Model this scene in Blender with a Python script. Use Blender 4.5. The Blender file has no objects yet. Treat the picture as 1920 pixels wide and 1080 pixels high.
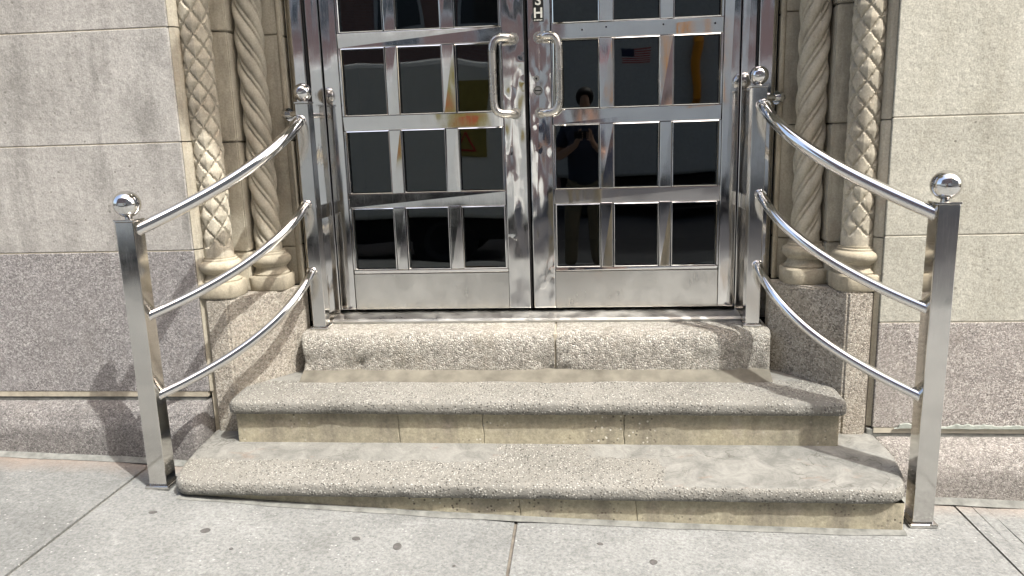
import bpy, bmesh, math, random
from mathutils import Vector, Matrix, noise
random.seed(7)
S = bpy.context.scene
COL = S.collection
R = math.radians

# ------------------------------------------------------------------ camera, sky, sun, exposure
F_PX = 1411.3
cam = bpy.data.cameras.new('camera'); cam_ob = bpy.data.objects.new('camera', cam); COL.objects.link(cam_ob)
cam.sensor_width = 36.0; cam.lens = F_PX / 1920 * 36.0; cam.clip_end = 600; cam.clip_start = 0.02
_p, _y, _r = 0.198139, 0.0950844, -0.0308172
_f = Vector((-math.sin(_y) * math.cos(_p), math.cos(_y) * math.cos(_p), -math.sin(_p)))
_rt = Vector((math.cos(_y), math.sin(_y), 0)); _up = _rt.cross(_f)
_r2 = math.cos(_r) * _rt + math.sin(_r) * _up; _u2 = -math.sin(_r) * _rt + math.cos(_r) * _up
M = Matrix((_r2, _u2, -_f)).transposed().to_4x4(); M.translation = Vector((0.22368, -3.30816, 0.76361))
cam_ob.matrix_world = M
S.camera = cam_ob

SUN_EL, SUN_AZ = 58.0, 54.0          # azimuth measured from the street normal (-Y) towards +X
sx, sy, sz = math.sin(R(SUN_AZ)) * math.cos(R(SUN_EL)), -math.cos(R(SUN_AZ)) * math.cos(R(SUN_EL)), math.sin(R(SUN_EL))
w = bpy.data.worlds.new('World'); S.world = w; w.use_nodes = True
nt = w.node_tree; nt.nodes.clear()
sky = nt.nodes.new('ShaderNodeTexSky'); sky.sky_type = 'NISHITA'; sky.sun_disc = False
sky.sun_elevation = R(SUN_EL); sky.sun_rotation = math.atan2(sx, sy)
sky.air_density = 1.0; sky.dust_density = 6.0; sky.ozone_density = 0.3
bg = nt.nodes.new('ShaderNodeBackground'); bg.inputs['Strength'].default_value = 0.15
wo = nt.nodes.new('ShaderNodeOutputWorld')
nt.links.new(sky.outputs[0], bg.inputs[0]); nt.links.new(bg.outputs[0], wo.inputs[0])
sl = bpy.data.lights.new('sun', 'SUN'); sl.energy = 2.0; sl.angle = R(0.8); sl.color = (1.0, 0.985, 0.945)
so = bpy.data.objects.new('sun', sl); COL.objects.link(so)
so.rotation_euler = Vector((sx, sy, sz)).to_track_quat('Z', 'Y').to_euler()
S.view_settings.view_transform = 'Standard'; S.view_settings.look = 'None'
S.view_settings.gamma = 1.0; S.view_settings.use_curve_mapping = False
S.view_settings.exposure = 1.6
S.cycles.max_bounces = 10; S.cycles.glossy_bounces = 6; S.cycles.transparent_max_bounces = 10

# ------------------------------------------------------------------ materials
class G:
    def __init__(s, name):
        s.m = bpy.data.materials.new(name); s.m.use_nodes = True
        s.t = s.m.node_tree; s.t.nodes.clear()
        s.o = s.n('ShaderNodeOutputMaterial'); s.b = s.n('ShaderNodeBsdfPrincipled')
        s.l(s.b.outputs[0], s.o.inputs[0]); s.tc = s.n('ShaderNodeTexCoord').outputs['Object']
    def n(s, k): return s.t.nodes.new(k)
    def l(s, a, b): s.t.links.new(a, b)
    def put(s, a, inp):
        if hasattr(a, 'links'): s.l(a, inp)
        else:
            if isinstance(a, tuple) and len(a) == 3 and inp.type == 'RGBA': a = (*a, 1)
            inp.default_value = a
    def map(s, scale=(1, 1, 1), loc=(0, 0, 0), rot=(0, 0, 0)):
        m = s.n('ShaderNodeMapping'); s.l(s.tc, m.inputs[0])
        m.inputs['Scale'].default_value = scale; m.inputs['Location'].default_value = loc; m.inputs['Rotation'].default_value = rot
        return m.outputs[0]
    def noise(s, scale, detail=4, rough=0.55, vec=None, dist=0.0):
        n = s.n('ShaderNodeTexNoise'); s.l(vec or s.tc, n.inputs['Vector'])
        n.inputs['Scale'].default_value = scale; n.inputs['Detail'].default_value = detail
        n.inputs['Roughness'].default_value = rough; n.inputs['Distortion'].default_value = dist
        return n.outputs['Fac']
    def vor(s, scale, feat='F1', vec=None, rnd=1.0):
        n = s.n('ShaderNodeTexVoronoi'); n.feature = feat; s.l(vec or s.tc, n.inputs['Vector'])
        n.inputs['Scale'].default_value = scale; n.inputs['Randomness'].default_value = rnd
        return n
    def ramp(s, fac, stops, interp='LINEAR'):
        n = s.n('ShaderNodeValToRGB'); s.put(fac, n.inputs[0]); n.color_ramp.interpolation = interp
        e = n.color_ramp.elements
        while len(e) < len(stops): e.new(0.5)
        for k, (p, c) in enumerate(stops):
            e[k].position = p
            e[k].color = (c, c, c, 1) if not isinstance(c, tuple) else (*c, 1)
        return n.outputs[0]
    def mix(s, fac, a, b, mode='MIX'):
        n = s.n('ShaderNodeMix'); n.data_type = 'RGBA'; n.blend_type = mode
        s.put(fac, n.inputs[0]); s.put(a, n.inputs[6]); s.put(b, n.inputs[7]); return n.outputs[2]
    def math(s, op, a, b=0.0, clamp=False):
        n = s.n('ShaderNodeMath'); n.operation = op; n.use_clamp = clamp
        s.put(a, n.inputs[0]); s.put(b, n.inputs[1]); return n.outputs[0]
    def sep(s, v=None):
        n = s.n('ShaderNodeSeparateXYZ'); s.l(v or s.tc, n.inputs[0]); return n.outputs
    def bump(s, h, dist=0.004, strength=1.0, normal=None):
        n = s.n('ShaderNodeBump'); n.inputs['Distance'].default_value = dist; n.inputs['Strength'].default_value = strength
        s.l(h, n.inputs['Height'])
        if normal: s.l(normal, n.inputs['Normal'])
        return n.outputs[0]
    def tone(s, c, amt):
        oi = s.n('ShaderNodeObjectInfo')
        return s.mix(1.0, c, s.ramp(oi.outputs['Random'], [(0, 1 - amt), (1, 1 + amt)]), 'MULTIPLY')
    def fin(s, col, rough=0.85, metal=0.0, bump=None, spec=0.3):
        if metal == 0 and hasattr(col, 'links'): col = s.mix(1.0, col, (.978, 1.0, .985), 'MULTIPLY')
        s.put(col, s.b.inputs['Base Color']); s.put(rough, s.b.inputs['Roughness']); s.b.inputs['Metallic'].default_value = metal
        s.b.inputs['Specular IOR Level'].default_value = spec
        if bump: s.l(bump, s.b.inputs['Normal'])
        return s.m

def limestone(name, a, b, stain, stain_amt, speck):
    g = G(name)
    c = g.mix(g.ramp(g.noise(2.3, 6, .62, dist=.4), [(.35, 0.0), (.65, 1.0)]), a, b)
    c = g.mix(g.math('MULTIPLY', g.ramp(g.noise(5.5, 7, .7, g.map((1, 1, .55), (3, 1, 7))), [(.5, 0.0), (.72, 1.0)]), stain_amt), c, stain)
    bed = g.ramp(g.noise(3.0, 6, .7, g.map((.5, 1, 4.5), (5, 2, 8))), [(.42, 0.0), (.68, 1.0)])
    c = g.mix(g.math('MULTIPLY', bed, stain_amt * .5), c, b)
    # vertical run-down streaks
    st = g.ramp(g.noise(3.2, 6, .65, g.map((3.2, 1, .35), (9, 0, 2))), [(.52, 0.0), (.74, 1.0)])
    c = g.mix(g.math('MULTIPLY', st, stain_amt * .55), c, tuple(x * .8 for x in stain))
    fine = g.noise(150, 3, .7)
    c = g.mix(1.0, c, g.ramp(fine, [(.3, 1 - speck), (.7, 1 + speck * .55)]), 'MULTIPLY')
    grain = g.noise(48, 4, .7, g.map((1, 1, 1), (4, 4, 4)))
    c = g.mix(1.0, c, g.ramp(grain, [(.3, 1 - speck * .6), (.7, 1 + speck * .35)]), 'MULTIPLY')
    v = g.vor(46); cs = g.sep(v.outputs['Color'])
    pit = g.math('MULTIPLY', g.math('GREATER_THAN', cs[0], 1.02 - stain_amt * .16), g.math('LESS_THAN', v.outputs['Distance'], .24))
    pit = g.math('MULTIPLY', pit, g.ramp(g.noise(4, 3), [(.42, 0.0), (.6, 1.0)]))
    c = g.mix(g.math('MULTIPLY', pit, .6), c, (.13, .115, .10))
    h = g.math('ADD', g.math('MULTIPLY', g.noise(60, 6, .7), .8), g.math('MULTIPLY', pit, -1.1))
    h = g.math('ADD', h, g.math('MULTIPLY', g.noise(7, 4, .6), 1.2))
    c = g.tone(c, .07)
    return g.fin(c, .9, bump=g.bump(h, .0035, .8), spec=.2)

def granite(name, cells, tint, scale=96, bumpd=.005, stain=None, dark_low=False):
    g = G(name)
    warp = g.n('ShaderNodeVectorMath'); warp.operation = 'ADD'
    nz = g.n('ShaderNodeTexNoise'); nz.inputs['Scale'].default_value = 60; g.l(g.tc, nz.inputs['Vector'])
    sc_ = g.n('ShaderNodeVectorMath'); sc_.operation = 'SCALE'; g.l(nz.outputs['Color'], sc_.inputs[0]); sc_.inputs['Scale'].default_value = .012
    g.l(g.tc, warp.inputs[0]); g.l(sc_.outputs[0], warp.inputs[1]); wv = warp.outputs[0]
    v = g.vor(scale, vec=wv); cs = g.sep(v.outputs['Color'])
    c = g.ramp(cs[0], cells, 'LINEAR')
    v2 = g.vor(scale * 1.9, vec=wv); c2 = g.sep(v2.outputs['Color'])
    c = g.mix(.38, c, g.ramp(c2[1], cells))
    # grit gaps between the stones
    e = g.vor(scale, 'DISTANCE_TO_EDGE', vec=wv)
    c = g.mix(g.ramp(e.outputs['Distance'], [(.0, .42), (.16, 0.0)]), c, tuple(x * .42 for x in tint))
    c = g.mix(g.ramp(g.noise(3.0, 5, .6), [(.35, 0.0), (.7, .45)]), c, tint)
    c = g.mix(1.0, c, g.ramp(g.noise(14, 5, .65, g.map((1, 1, 1), (2, 8, 1))), [(.3, .86), (.7, 1.10)]), 'MULTIPLY')
    if stain:
        st = g.ramp(g.noise(4.5, 6, .7, g.map((1.6, 1, .6), (1, 5, 2))), [(.55, 0.0), (.78, .55)])
        c = g.mix(st, c, stain)
    h = g.math('ADD', g.math('MULTIPLY', g.ramp(e.outputs['Distance'], [(0, 0.0), (.25, 1.0)]), .75), g.math('MULTIPLY', cs[1], .6))
    h = g.math('ADD', h, g.math('MULTIPLY', g.noise(220, 2), .35))
    c = g.tone(c, .05)
    return g.fin(c, .82, bump=g.bump(h, bumpd, .85), spec=.25)

def terrazzo(name, patches):
    """washed pebble-dash tread: pale stones, dark pits; smooth cement repairs where patches says"""
    g = G(name); xyz = g.sep()
    base = g.mix(g.ramp(g.noise(3.5, 5, .6), [(.35, 0.0), (.65, 1.0)]), (.225, .216, .198), (.17, .163, .148))
    v = g.vor(118); cs = g.sep(v.outputs['Color'])
    stones = g.math('MULTIPLY', g.math('GREATER_THAN', cs[0], .28), g.ramp(v.outputs['Distance'], [(.34, 1.0), (.5, 0.0)]))
    c = g.mix(stones, base, g.ramp(cs[1], [(0, (.13, .122, .11)), (.5, (.30, .287, .262)), (1, (.44, .425, .395))]))
    vd = g.vor(88, vec=g.map((1, 1, 1), (5, 3, 2))); cd = g.sep(vd.outputs['Color'])
    pits = g.math('MULTIPLY', g.math('GREATER_THAN', cd[0], .50), g.ramp(vd.outputs['Distance'], [(.20, 1.0), (.33, 0.0)]))
    c = g.mix(g.math('MULTIPLY', pits, .85), c, (.06, .055, .048))
    c = g.mix(1.0, c, g.ramp(g.noise(170, 3, .7), [(.3, .8), (.7, 1.14)]), 'MULTIPLY')
    wear = g.ramp(g.noise(2.2, 5, .6, g.map((1, 2.2, 1), (7, 2, 3))), [(.4, 0.0), (.66, .5)])
    c = g.mix(wear, c, (.20, .19, .17))
    h = g.math('ADD', g.math('MULTIPLY', stones, .5), g.math('MULTIPLY', pits, -1.1))
    h = g.math('ADD', h, g.math('MULTIPLY', g.noise(240, 2), .35))
    for (axis, edge, sign, lim) in patches:          # smooth cement skim, uneven border
        wob = g.math('MULTIPLY', g.math('SUBTRACT', g.noise(9, 6, .65, g.map((1, 1, 1), (edge, 2, 1))), .5), .10)
        d = g.math('MULTIPLY', g.math('SUBTRACT', g.math('ADD', xyz[axis], wob), edge), sign)
        m_ = g.ramp(d, [(0.0, 0.0), (.012, 1.0)])
        if lim is not None:
            ax2, e2, s2 = lim
            wob2 = g.math('MULTIPLY', g.math('SUBTRACT', g.noise(6, 5, .6, g.map((1, 1, 1), (e2, 9, 1))), .5), .30)
            d2 = g.math('MULTIPLY', g.math('SUBTRACT', g.math('ADD', xyz[ax2], wob2), e2), s2)
            m_ = g.math('MULTIPLY', m_, g.ramp(d2, [(0.0, 0.0), (.03, 1.0)]))
        up = g.n('ShaderNodeNewGeometry'); nz_ = g.sep(up.outputs['Normal'])
        m_ = g.math('MULTIPLY', m_, g.ramp(nz_[2], [(.75, 0.0), (.97, .9)]))
        cem = g.mix(g.ramp(g.noise(11, 6, .7, dist=.8), [(.38, 0.0), (.62, 1.0)]), (.135, .133, .124), (.225, .22, .205))
        wn = g.n('ShaderNodeTexNoise'); wn.inputs['Scale'].default_value = 9; wn.inputs['Detail'].default_value = 5; g.l(g.tc, wn.inputs['Vector'])
        ws = g.n('ShaderNodeVectorMath'); ws.operation = 'SCALE'; g.l(wn.outputs['Color'], ws.inputs[0]); ws.inputs['Scale'].default_value = .22
        wa = g.n('ShaderNodeVectorMath'); wa.operation = 'ADD'; g.l(g.map((.45, 1.3, 1), (3, 3, 0)), wa.inputs[0]); g.l(ws.outputs[0], wa.inputs[1])
        ve = g.vor(3.6, 'DISTANCE_TO_EDGE', vec=wa.outputs[0])
        crk = g.math('MULTIPLY', g.ramp(ve.outputs['Distance'], [(.0, .75), (.012, 0.0)]), g.ramp(g.noise(3, 2), [(.46, 0.0), (.56, 1.0)]))
        cem = g.mix(crk, cem, (.075, .07, .06))
        rust = g.ramp(g.noise(6.5, 3, .6, g.map((1, 2.5, 1), (11, 5, 0))), [(.62, 0.0), (.74, .6)])
        cem = g.mix(rust, cem, (.20, .125, .09))
        cem = g.mix(1.0, cem, g.ramp(g.noise(120, 3), [(.3, .92), (.7, 1.06)]), 'MULTIPLY')
        c = g.mix(m_, c, cem)
        h = g.mix(m_, h, g.math('MULTIPLY', g.noise(30, 5), .5))
    return g.fin(c, .8, bump=g.bump(h, .0045, .9), spec=.25)

def riser_mat(name):
    g = G(name)
    c = g.mix(g.ramp(g.noise(3.5, 6, .65), [(.35, 0.0), (.65, 1.0)]), (.42, .375, .275), (.31, .28, .215))
    c = g.mix(g.ramp(g.noise(2.5, 5, .65, g.map((3, 1, .5), (2, 2, 2))), [(.48, 0.0), (.66, .85)]), c, (.225, .20, .16))
    c = g.mix(g.ramp(g.noise(9, 5, .7, g.map((1, 1, 1), (8, 2, 5))), [(.56, 0.0), (.7, .6)]), c, (.40, .35, .29))
    c = g.mix(1.0, c, g.ramp(g.noise(45, 4, .75), [(.32, .8), (.66, 1.14)]), 'MULTIPLY')
    v = g.vor(70); cs = g.sep(v.outputs['Color'])
    area = g.ramp(g.noise(3.2, 3, .5, g.map((1, 1, 1), (6, 1, 1))), [(.46, 0.0), (.6, 1.0)])
    sp = g.math('MULTIPLY', g.math('MULTIPLY', g.math('GREATER_THAN', cs[0], .60), g.ramp(v.outputs['Distance'], [(.22, 1.0), (.36, 0.0)])), area)
    c = g.mix(sp, c, g.ramp(cs[1], [(0, (.12, .10, .08)), (.45, (.14, .12, .10)), (.55, (.60, .56, .48)), (1, (.66, .62, .55))]))
    c = g.mix(1.0, c, g.ramp(g.noise(130, 3, .7), [(.3, .86), (.7, 1.1)]), 'MULTIPLY')
    h = g.math('ADD', g.noise(40, 6, .7), g.math('MULTIPLY', sp, -.4))
    return g.fin(c, .88, bump=g.bump(h, .003, .8), spec=.2)

def sandstone(name, a, b, dirt):
    g = G(name)
    c = g.mix(g.ramp(g.noise(4.5, 6, .65), [(.35, 0.0), (.65, 1.0)]), a, b)
    c = g.mix(g.ramp(g.noise(6, 6, .7, g.map((2.4, 2.4, .5), (4, 1, 1))), [(.5, 0.0), (.74, .7)]), c, dirt)
    c = g.mix(g.ramp(g.noise(11, 4, .6, g.map((1, 1, .8), (1, 7, 1))), [(.58, 0.0), (.75, .4)]), c, (.42, .33, .25))
    c = g.mix(1.0, c, g.ramp(g.noise(140, 3, .7), [(.3, .85), (.7, 1.12)]), 'MULTIPLY')
    h = g.math('ADD', g.noise(55, 6, .72), g.math('MULTIPLY', g.noise(9, 4), .8))
    c = g.tone(c, .08)
    return g.fin(c, .9, bump=g.bump(h, .003, .8), spec=.2)

def concrete(name, k=1.0):
    g = G(name); xyz = g.sep()
    c = g.mix(g.ramp(g.noise(1.6, 6, .62), [(.32, 0.0), (.68, 1.0)]), (.25 * k, .252 * k, .247 * k), (.188 * k, .19 * k, .187 * k))
    c = g.mix(1.0, c, g.ramp(g.noise(5, 7, .7, g.map((1, 1, 1), (3, 3, 3)), .6), [(.3, .84), (.7, 1.10)]), 'MULTIPLY')
    bl = g.ramp(g.noise(2.4, 4, .6, g.map((1, 1, 1), (13, 4, 3))), [(.58, 0.0), (.72, .3)])
    c = g.mix(bl, c, (.12, .12, .115))
    c = g.mix(1.0, c, g.ramp(g.noise(75, 4, .8), [(.33, .64), (.64, 1.22)]), 'MULTIPLY')
    v = g.vor(75); cs = g.sep(v.outputs['Color'])
    sp = g.math('MULTIPLY', g.math('GREATER_THAN', cs[0], .66), g.ramp(v.outputs['Distance'], [(.20, 1.0), (.34, 0.0)]))
    worn = g.ramp(g.noise(2.6, 4, .6, g.map((1, 1, 1), (8, 3, 1))), [(.42, .15), (.62, .85)])
    c = g.mix(g.math('MULTIPLY', sp, worn), c, g.ramp(cs[1], [(0, (.10, .10, .10)), (.68, (.14, .138, .134)), (.74, (.36, .36, .35)), (1, (.40, .40, .39))]))
    # rusty run-off along the wall foot
    d = g.math('ADD', xyz[1], g.math('MULTIPLY', g.noise(5, 5, .7, g.map((1, .4, 1))), .16))
    rust = g.math('MULTIPLY', g.ramp(d, [(0.0, 0.0), (.001, 0.0)]), 0)
    mr = g.n('ShaderNodeMapRange'); mr.inputs['From Min'].default_value = -.60; mr.inputs['From Max'].default_value = -.44; g.l(d, mr.inputs[0])
    c = g.mix(g.math('MULTIPLY', mr.outputs[0], .7, True), c, (.27, .20, .155))
    h = g.math('ADD', g.math('MULTIPLY', g.noise(110, 4, .75), 1.0), g.math('MULTIPLY', sp, -.5))
    return g.fin(c, .85, bump=g.bump(h, .003, .8), spec=.25)

def steel(name, col, rough, wave, dist, scratch=.25, dents=False, smudge=.12):
    g = G(name)
    sm = g.ramp(g.noise(9, 6, .65), [(.35, 0.0), (.7, 1.0)])
    c = g.mix(g.math('MULTIPLY', sm, smudge * 2), col, tuple(x * .72 for x in col))
    h = g.noise(wave, 2, .45, g.map((1, 1, .55)))
    h = g.math('ADD', h, g.math('MULTIPLY', g.noise(wave * 3.1, 1, .4, g.map((1.4, 1.4, .6), (2, 5, 1))), .12))
    nrm = g.bump(h, dist, 1.0)
    if dents:
        v = g.vor(17, 'SMOOTH_F1', g.map((1, 1, .8), (1, 1, 4))); cs = g.sep(v.outputs['Color'])
        dn = g.math('MULTIPLY', g.ramp(v.outputs['Distance'], [(.0, 1.0), (.45, 0.0)]), g.math('GREATER_THAN', cs[0], .55))
        dn = g.math('MULTIPLY', dn, g.ramp(g.noise(3.5, 2), [(.45, 0.0), (.55, 1.0)]))
        nrm = g.bump(dn, .0012, 1.0, nrm)
    sc = g.noise(60, 3, .7, g.map((6, 6, .25)))
    rr = g.math('ADD', g.math('MULTIPLY', sm, rough * 1.3), g.math('MULTIPLY', g.ramp(sc, [(.5, 0.0), (.75, 1.0)]), scratch * .3))
    rr = g.math('ADD', rr, rough)
    return g.fin(c, rr, 1.0, bump=nrm, spec=.5)

def plain(name, col, rough=.6, metal=0.0, var=.12, scale=20, spec=.4):
    g = G(name)
    c = g.mix(1.0, col, g.ramp(g.noise(scale, 4, .6), [(.3, 1 - var), (.7, 1 + var)]), 'MULTIPLY')
    return g.fin(c, rough, metal, spec=spec)

MAT = {}
MAT['lime_l'] = limestone('weathered_limestone', (.505, .48, .458), (.375, .356, .338), (.225, .213, .20), .9, .30)
MAT['lime_r'] = limestone('cream_limestone', (.535, .515, .455), (.445, .428, .372), (.34, .315, .255), .6, .32)
MAT['gran_l'] = granite('grey_purple_granite', [(0, (.07, .063, .063)), (.32, (.20, .185, .185)), (.65, (.37, .345, .34)), (1, (.62, .59, .58))], (.285, .268, .27), 185, .0025, stain=(.20, .18, .165))
MAT['gran_r'] = granite('pink_grey_granite', [(0, (.07, .06, .055)), (.3, (.27, .24, .225)), (.65, (.52, .47, .44)), (1, (.78, .73, .70))], (.37, .34, .322), 185, .0025, stain=(.27, .24, .21))
MAT['gran_bl'] = granite('dark_grey_granite', [(0, (.05, .045, .045)), (.32, (.135, .125, .122)), (.65, (.245, .228, .22)), (1, (.42, .40, .385))], (.18, .168, .165), 160, .003, stain=(.12, .108, .096))  # darker version of the wall granite, for the base courses
MAT['gran_br'] = granite('dark_pink_granite', [(0, (.055, .05, .046)), (.3, (.19, .172, .16)), (.65, (.35, .32, .30)), (1, (.54, .51, .48))], (.25, .23, .215), 160, .003, stain=(.19, .17, .145))
MAT['gran_p'] = granite('buff_granite', [(0, (.05, .042, .035)), (.25, (.26, .225, .19)), (.6, (.48, .425, .365)), (1, (.68, .63, .56))], (.38, .345, .295), 150, .0025, stain=(.26, .22, .17))
MAT['gran_s'] = granite('hammered_landing_stone', [(0, (.10, .09, .08)), (.25, (.30, .275, .245)), (.6, (.45, .42, .375)), (1, (.68, .65, .60))], (.38, .355, .31), 115, .006, stain=(.27, .235, .18))
MAT['tread1'] = terrazzo('worn_tread_terrazzo', [(0, .50, 1, (1, -.60, -1)), (0, .62, 1, None), (1, -.66, 1, (0, -.10, -1)), (1, -.62, 1, (0, .22, 1))])
MAT['tread2'] = terrazzo('upper_tread_terrazzo', [(1, -.335, 1, None)])
MAT['riser'] = riser_mat('yellowed_riser_stone')
MAT['sand'] = sandstone('brown_sandstone', (.48, .435, .355), (.345, .31, .252), (.16, .142, .115))
MAT['sand2'] = sandstone('tan_sandstone', (.43, .38, .295), (.31, .272, .212), (.17, .148, .115))
MAT['mortar'] = plain('lime_mortar', (.40, .355, .285), .95, 0, .2, 30, .1)
MAT['mortar_f'] = plain('smoothed_brown_mortar', (.15, .138, .115), .9, 0, .35, 9, .1)
MAT['mortar_r'] = plain('pale_joint_mortar', (.47, .43, .36), .95, 0, .12, 30, .1)
MAT['mortar_d'] = plain('dirty_joint_fill', (.14, .125, .108), .95, 0, .3, 25, .1)
MAT['fillet'] = plain('pinkish_cement_fillet', (.165, .165, .155), .95, 0, .35, 22, .1)
MAT['sealant'] = plain('peeling_pale_sealant', (.25, .265, .24), .8, 0, .3, 40, .2)
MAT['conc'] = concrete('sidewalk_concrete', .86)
MAT['conc_shade'] = concrete('shade_side_sidewalk_concrete', .76)  # same concrete darkened to paint in the softer light on the left
MAT['conc_lit'] = concrete('lit_side_sidewalk_concrete', .95)  # same concrete lightened for the brighter right side
MAT['gum'] = plain('old_gum', (.085, .08, .078), .8, 0, .25, 60, .2)
MAT['steel'] = steel('dented_polished_steel', (.80, .785, .76), .045, 4.2, .011, .2, True)
MAT['steel_f'] = steel('wavy_polished_steel', (.80, .785, .765), .045, 3.5, .005, .2)
MAT['steel_k'] = steel('scuffed_kick_steel', (.74, .72, .68), .11, 4, .003, .25, False, .2)
MAT['steel_t'] = steel('dull_threshold_metal', (.55, .55, .525), .26, 6, .002, .5)
MAT['chrome'] = steel('bright_chrome_tube', (.76, .755, .745), .035, 3, .0008, .22, False, .14)
MAT['post'] = steel('polished_square_tube', (.66, .645, .62), .07, 4, .002, .25, False, .12)
MAT['handle'] = steel('satin_handle_steel', (.66, .635, .585), .17, 4, .0005, .2)
MAT['black'] = plain('black_rubber', (.012, .012, .013), .6)
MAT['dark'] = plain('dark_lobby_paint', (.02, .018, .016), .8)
MAT['signblack'] = plain('black_sign_plate', (.012, .012, .012), .4)
MAT['signwhite'] = plain('worn_silver_lettering', (.55, .54, .50), .5, 0, .25, 90)
MAT['asphalt'] = plain('asphalt', (.055, .055, .057), .9, 0, .3, 60)
MAT['white_paint'] = plain('white_van_paint', (.78, .78, .76), .25, 0, .04)
MAT['blue_paint'] = plain('dark_blue_paint', (.02, .03, .07), .2)
MAT['grey_paint'] = plain('grey_truck_paint', (.52, .52, .505), .35)
MAT['yellow'] = plain('yellow_panel_paint', (.36, .30, .08), .4)
MAT['red'] = plain('red_paint', (.55, .03, .03), .4)
MAT['tyre'] = plain('tyre_rubber', (.02, .02, .02), .8)
MAT['winglass'] = plain('dark_window_glass', (.02, .025, .03), .05, 0, .05, 20, .6)
MAT['window_trim'] = plain('white_window_trim', (.62, .61, .58), .6)
MAT['orange'] = plain('orange_paint', (.80, .30, .01), .35)
def flag_mat():
    g = G('striped_flag_print'); xyz = g.sep()
    return g.fin((.5, .05, .06), .6)
def brick_mat(name, a, b):
    g = G(name)
    t = g.n('ShaderNodeTexBrick'); g.l(g.map((1, 1, 1), (0, 0, 0), (R(90), 0, 0)), t.inputs[0])
    t.inputs['Color1'].default_value = (*a, 1); t.inputs['Color2'].default_value = (*b, 1); t.inputs['Mortar'].default_value = (.35, .30, .27, 1)
    t.inputs['Scale'].default_value = 4.5
    return g.fin(t.outputs[0], .9)
MAT['brick'] = brick_mat('pink_brick', (.36, .20, .16), (.30, .16, .13))
MAT['brick2'] = brick_mat('buff_brick', (.40, .33, .26), (.34, .28, .22))
MAT['tower'] = plain('pale_tower_stone', (.46, .43, .38), .85, 0, .1, 2)
def pane_mat():
    g = G('dark_door_glass'); g.t.nodes.remove(g.b)
    fr = g.n('ShaderNodeFresnel'); fr.inputs['IOR'].default_value = 1.55
    tr = g.n('ShaderNodeBsdfTransparent'); tr.inputs[0].default_value = (.22, .24, .24, 1)
    gl = g.n('ShaderNodeBsdfGlossy'); gl.inputs['Roughness'].default_value = .015; gl.inputs[0].default_value = (.9, .95, .96, 1)
    g.l(g.bump(g.noise(2.5, 1), .002), gl.inputs['Normal'])
    mx = g.n('ShaderNodeMixShader'); g.l(g.math('MULTIPLY', fr.outputs[0], 1.5, True), mx.inputs[0]); g.l(tr.outputs[0], mx.inputs[1]); g.l(gl.outputs[0], mx.inputs[2])
    g.l(mx.outputs[0], g.o.inputs[0]); return g.m
MAT['pane'] = pane_mat()

# ------------------------------------------------------------------ building helpers
def obj(name, bm, mat, parent=None, smooth=False):
    me = bpy.data.meshes.new(name); bm.normal_update(); bm.to_mesh(me); bm.free()
    me.materials.append(MAT[mat])
    if smooth:
        for p in me.polygons: p.use_smooth = True
    o = bpy.data.objects.new(name, me); COL.objects.link(o)
    if parent: o.parent = parent
    return o
def tag(o, label=None, cat=None, group=None, kind=None):
    if label: o['label'] = label
    if cat: o['category'] = cat
    if group: o['group'] = group
    if kind: o['kind'] = kind
    return o
def empty(name, label, cat, loc=(0, 0, 0), group=None, kind=None):
    # parts are modelled in world coordinates; the root carries the thing's base point
    o = bpy.data.objects.new(name, None); COL.objects.link(o); o.empty_display_size = .1
    o['_base'] = loc
    return tag(o, label, cat, group, kind or 'thing')
def settle():
    for o in list(bpy.data.objects):
        if '_base' in o.keys():
            b = Vector(o['_base']); del o['_base']
            o.location = b
            for ch in o.children: ch.matrix_parent_inverse = Matrix.Translation(-b)
def BM(): return bmesh.new()
def box(bm, x0, x1, y0, y1, z0, z1, bev=0.0, seg=2, jit=0.0):
    vs = []
    for z in (z0, z1):
        for x, y in ((x0, y0), (x1, y0), (x1, y1), (x0, y1)):
            vs.append(bm.verts.new((x + random.uniform(-jit, jit), y + random.uniform(-jit, jit), z)))
    f = [bm.faces.new([vs[i] for i in q]) for q in ((3, 2, 1, 0), (4, 5, 6, 7), (0, 1, 5, 4), (1, 2, 6, 5), (2, 3, 7, 6), (3, 0, 4, 7))]
    if bev > 0:
        es = list({e for fc in f for e in fc.edges})
        bmesh.ops.bevel(bm, geom=es, offset=bev, segments=seg, affect='EDGES', profile=.5)
    return bm
def prism(bm, poly, z0, z1, bev=0.0):
    lo = [bm.verts.new((x, y, z0)) for x, y in poly]; hi = [bm.verts.new((x, y, z1)) for x, y in poly]
    n = len(poly); fs = [bm.faces.new(list(reversed(lo))), bm.faces.new(hi)]
    for i in range(n): fs.append(bm.faces.new((lo[i], lo[(i + 1) % n], hi[(i + 1) % n], hi[i])))
    bmesh.ops.recalc_face_normals(bm, faces=fs)
    if bev: bmesh.ops.bevel(bm, geom=list({e for f in fs for e in f.edges}), offset=bev, segments=2, affect='EDGES')
    return bm
def lathe(bm, cx, cy, prof, n=32, squ=1.0):
    rings = []
    for r_, z in prof:
        ring = []
        for k in range(n):
            a = 2 * math.pi * k / n
            if squ != 1.0:
                c, s_ = math.cos(a), math.sin(a)
                rr = r_ / (abs(c) ** squ + abs(s_) ** squ) ** (1 / squ)
            else: rr = r_
            ring.append(bm.verts.new((cx + rr * math.cos(a), cy + rr * math.sin(a), z)))
        rings.append(ring)
    for a, b in zip(rings, rings[1:]):
        for k in range(n): bm.faces.new((a[k], a[(k + 1) % n], b[(k + 1) % n], b[k]))
    bm.faces.new(list(reversed(rings[0]))); bm.faces.new(rings[-1])
    return bm
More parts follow.
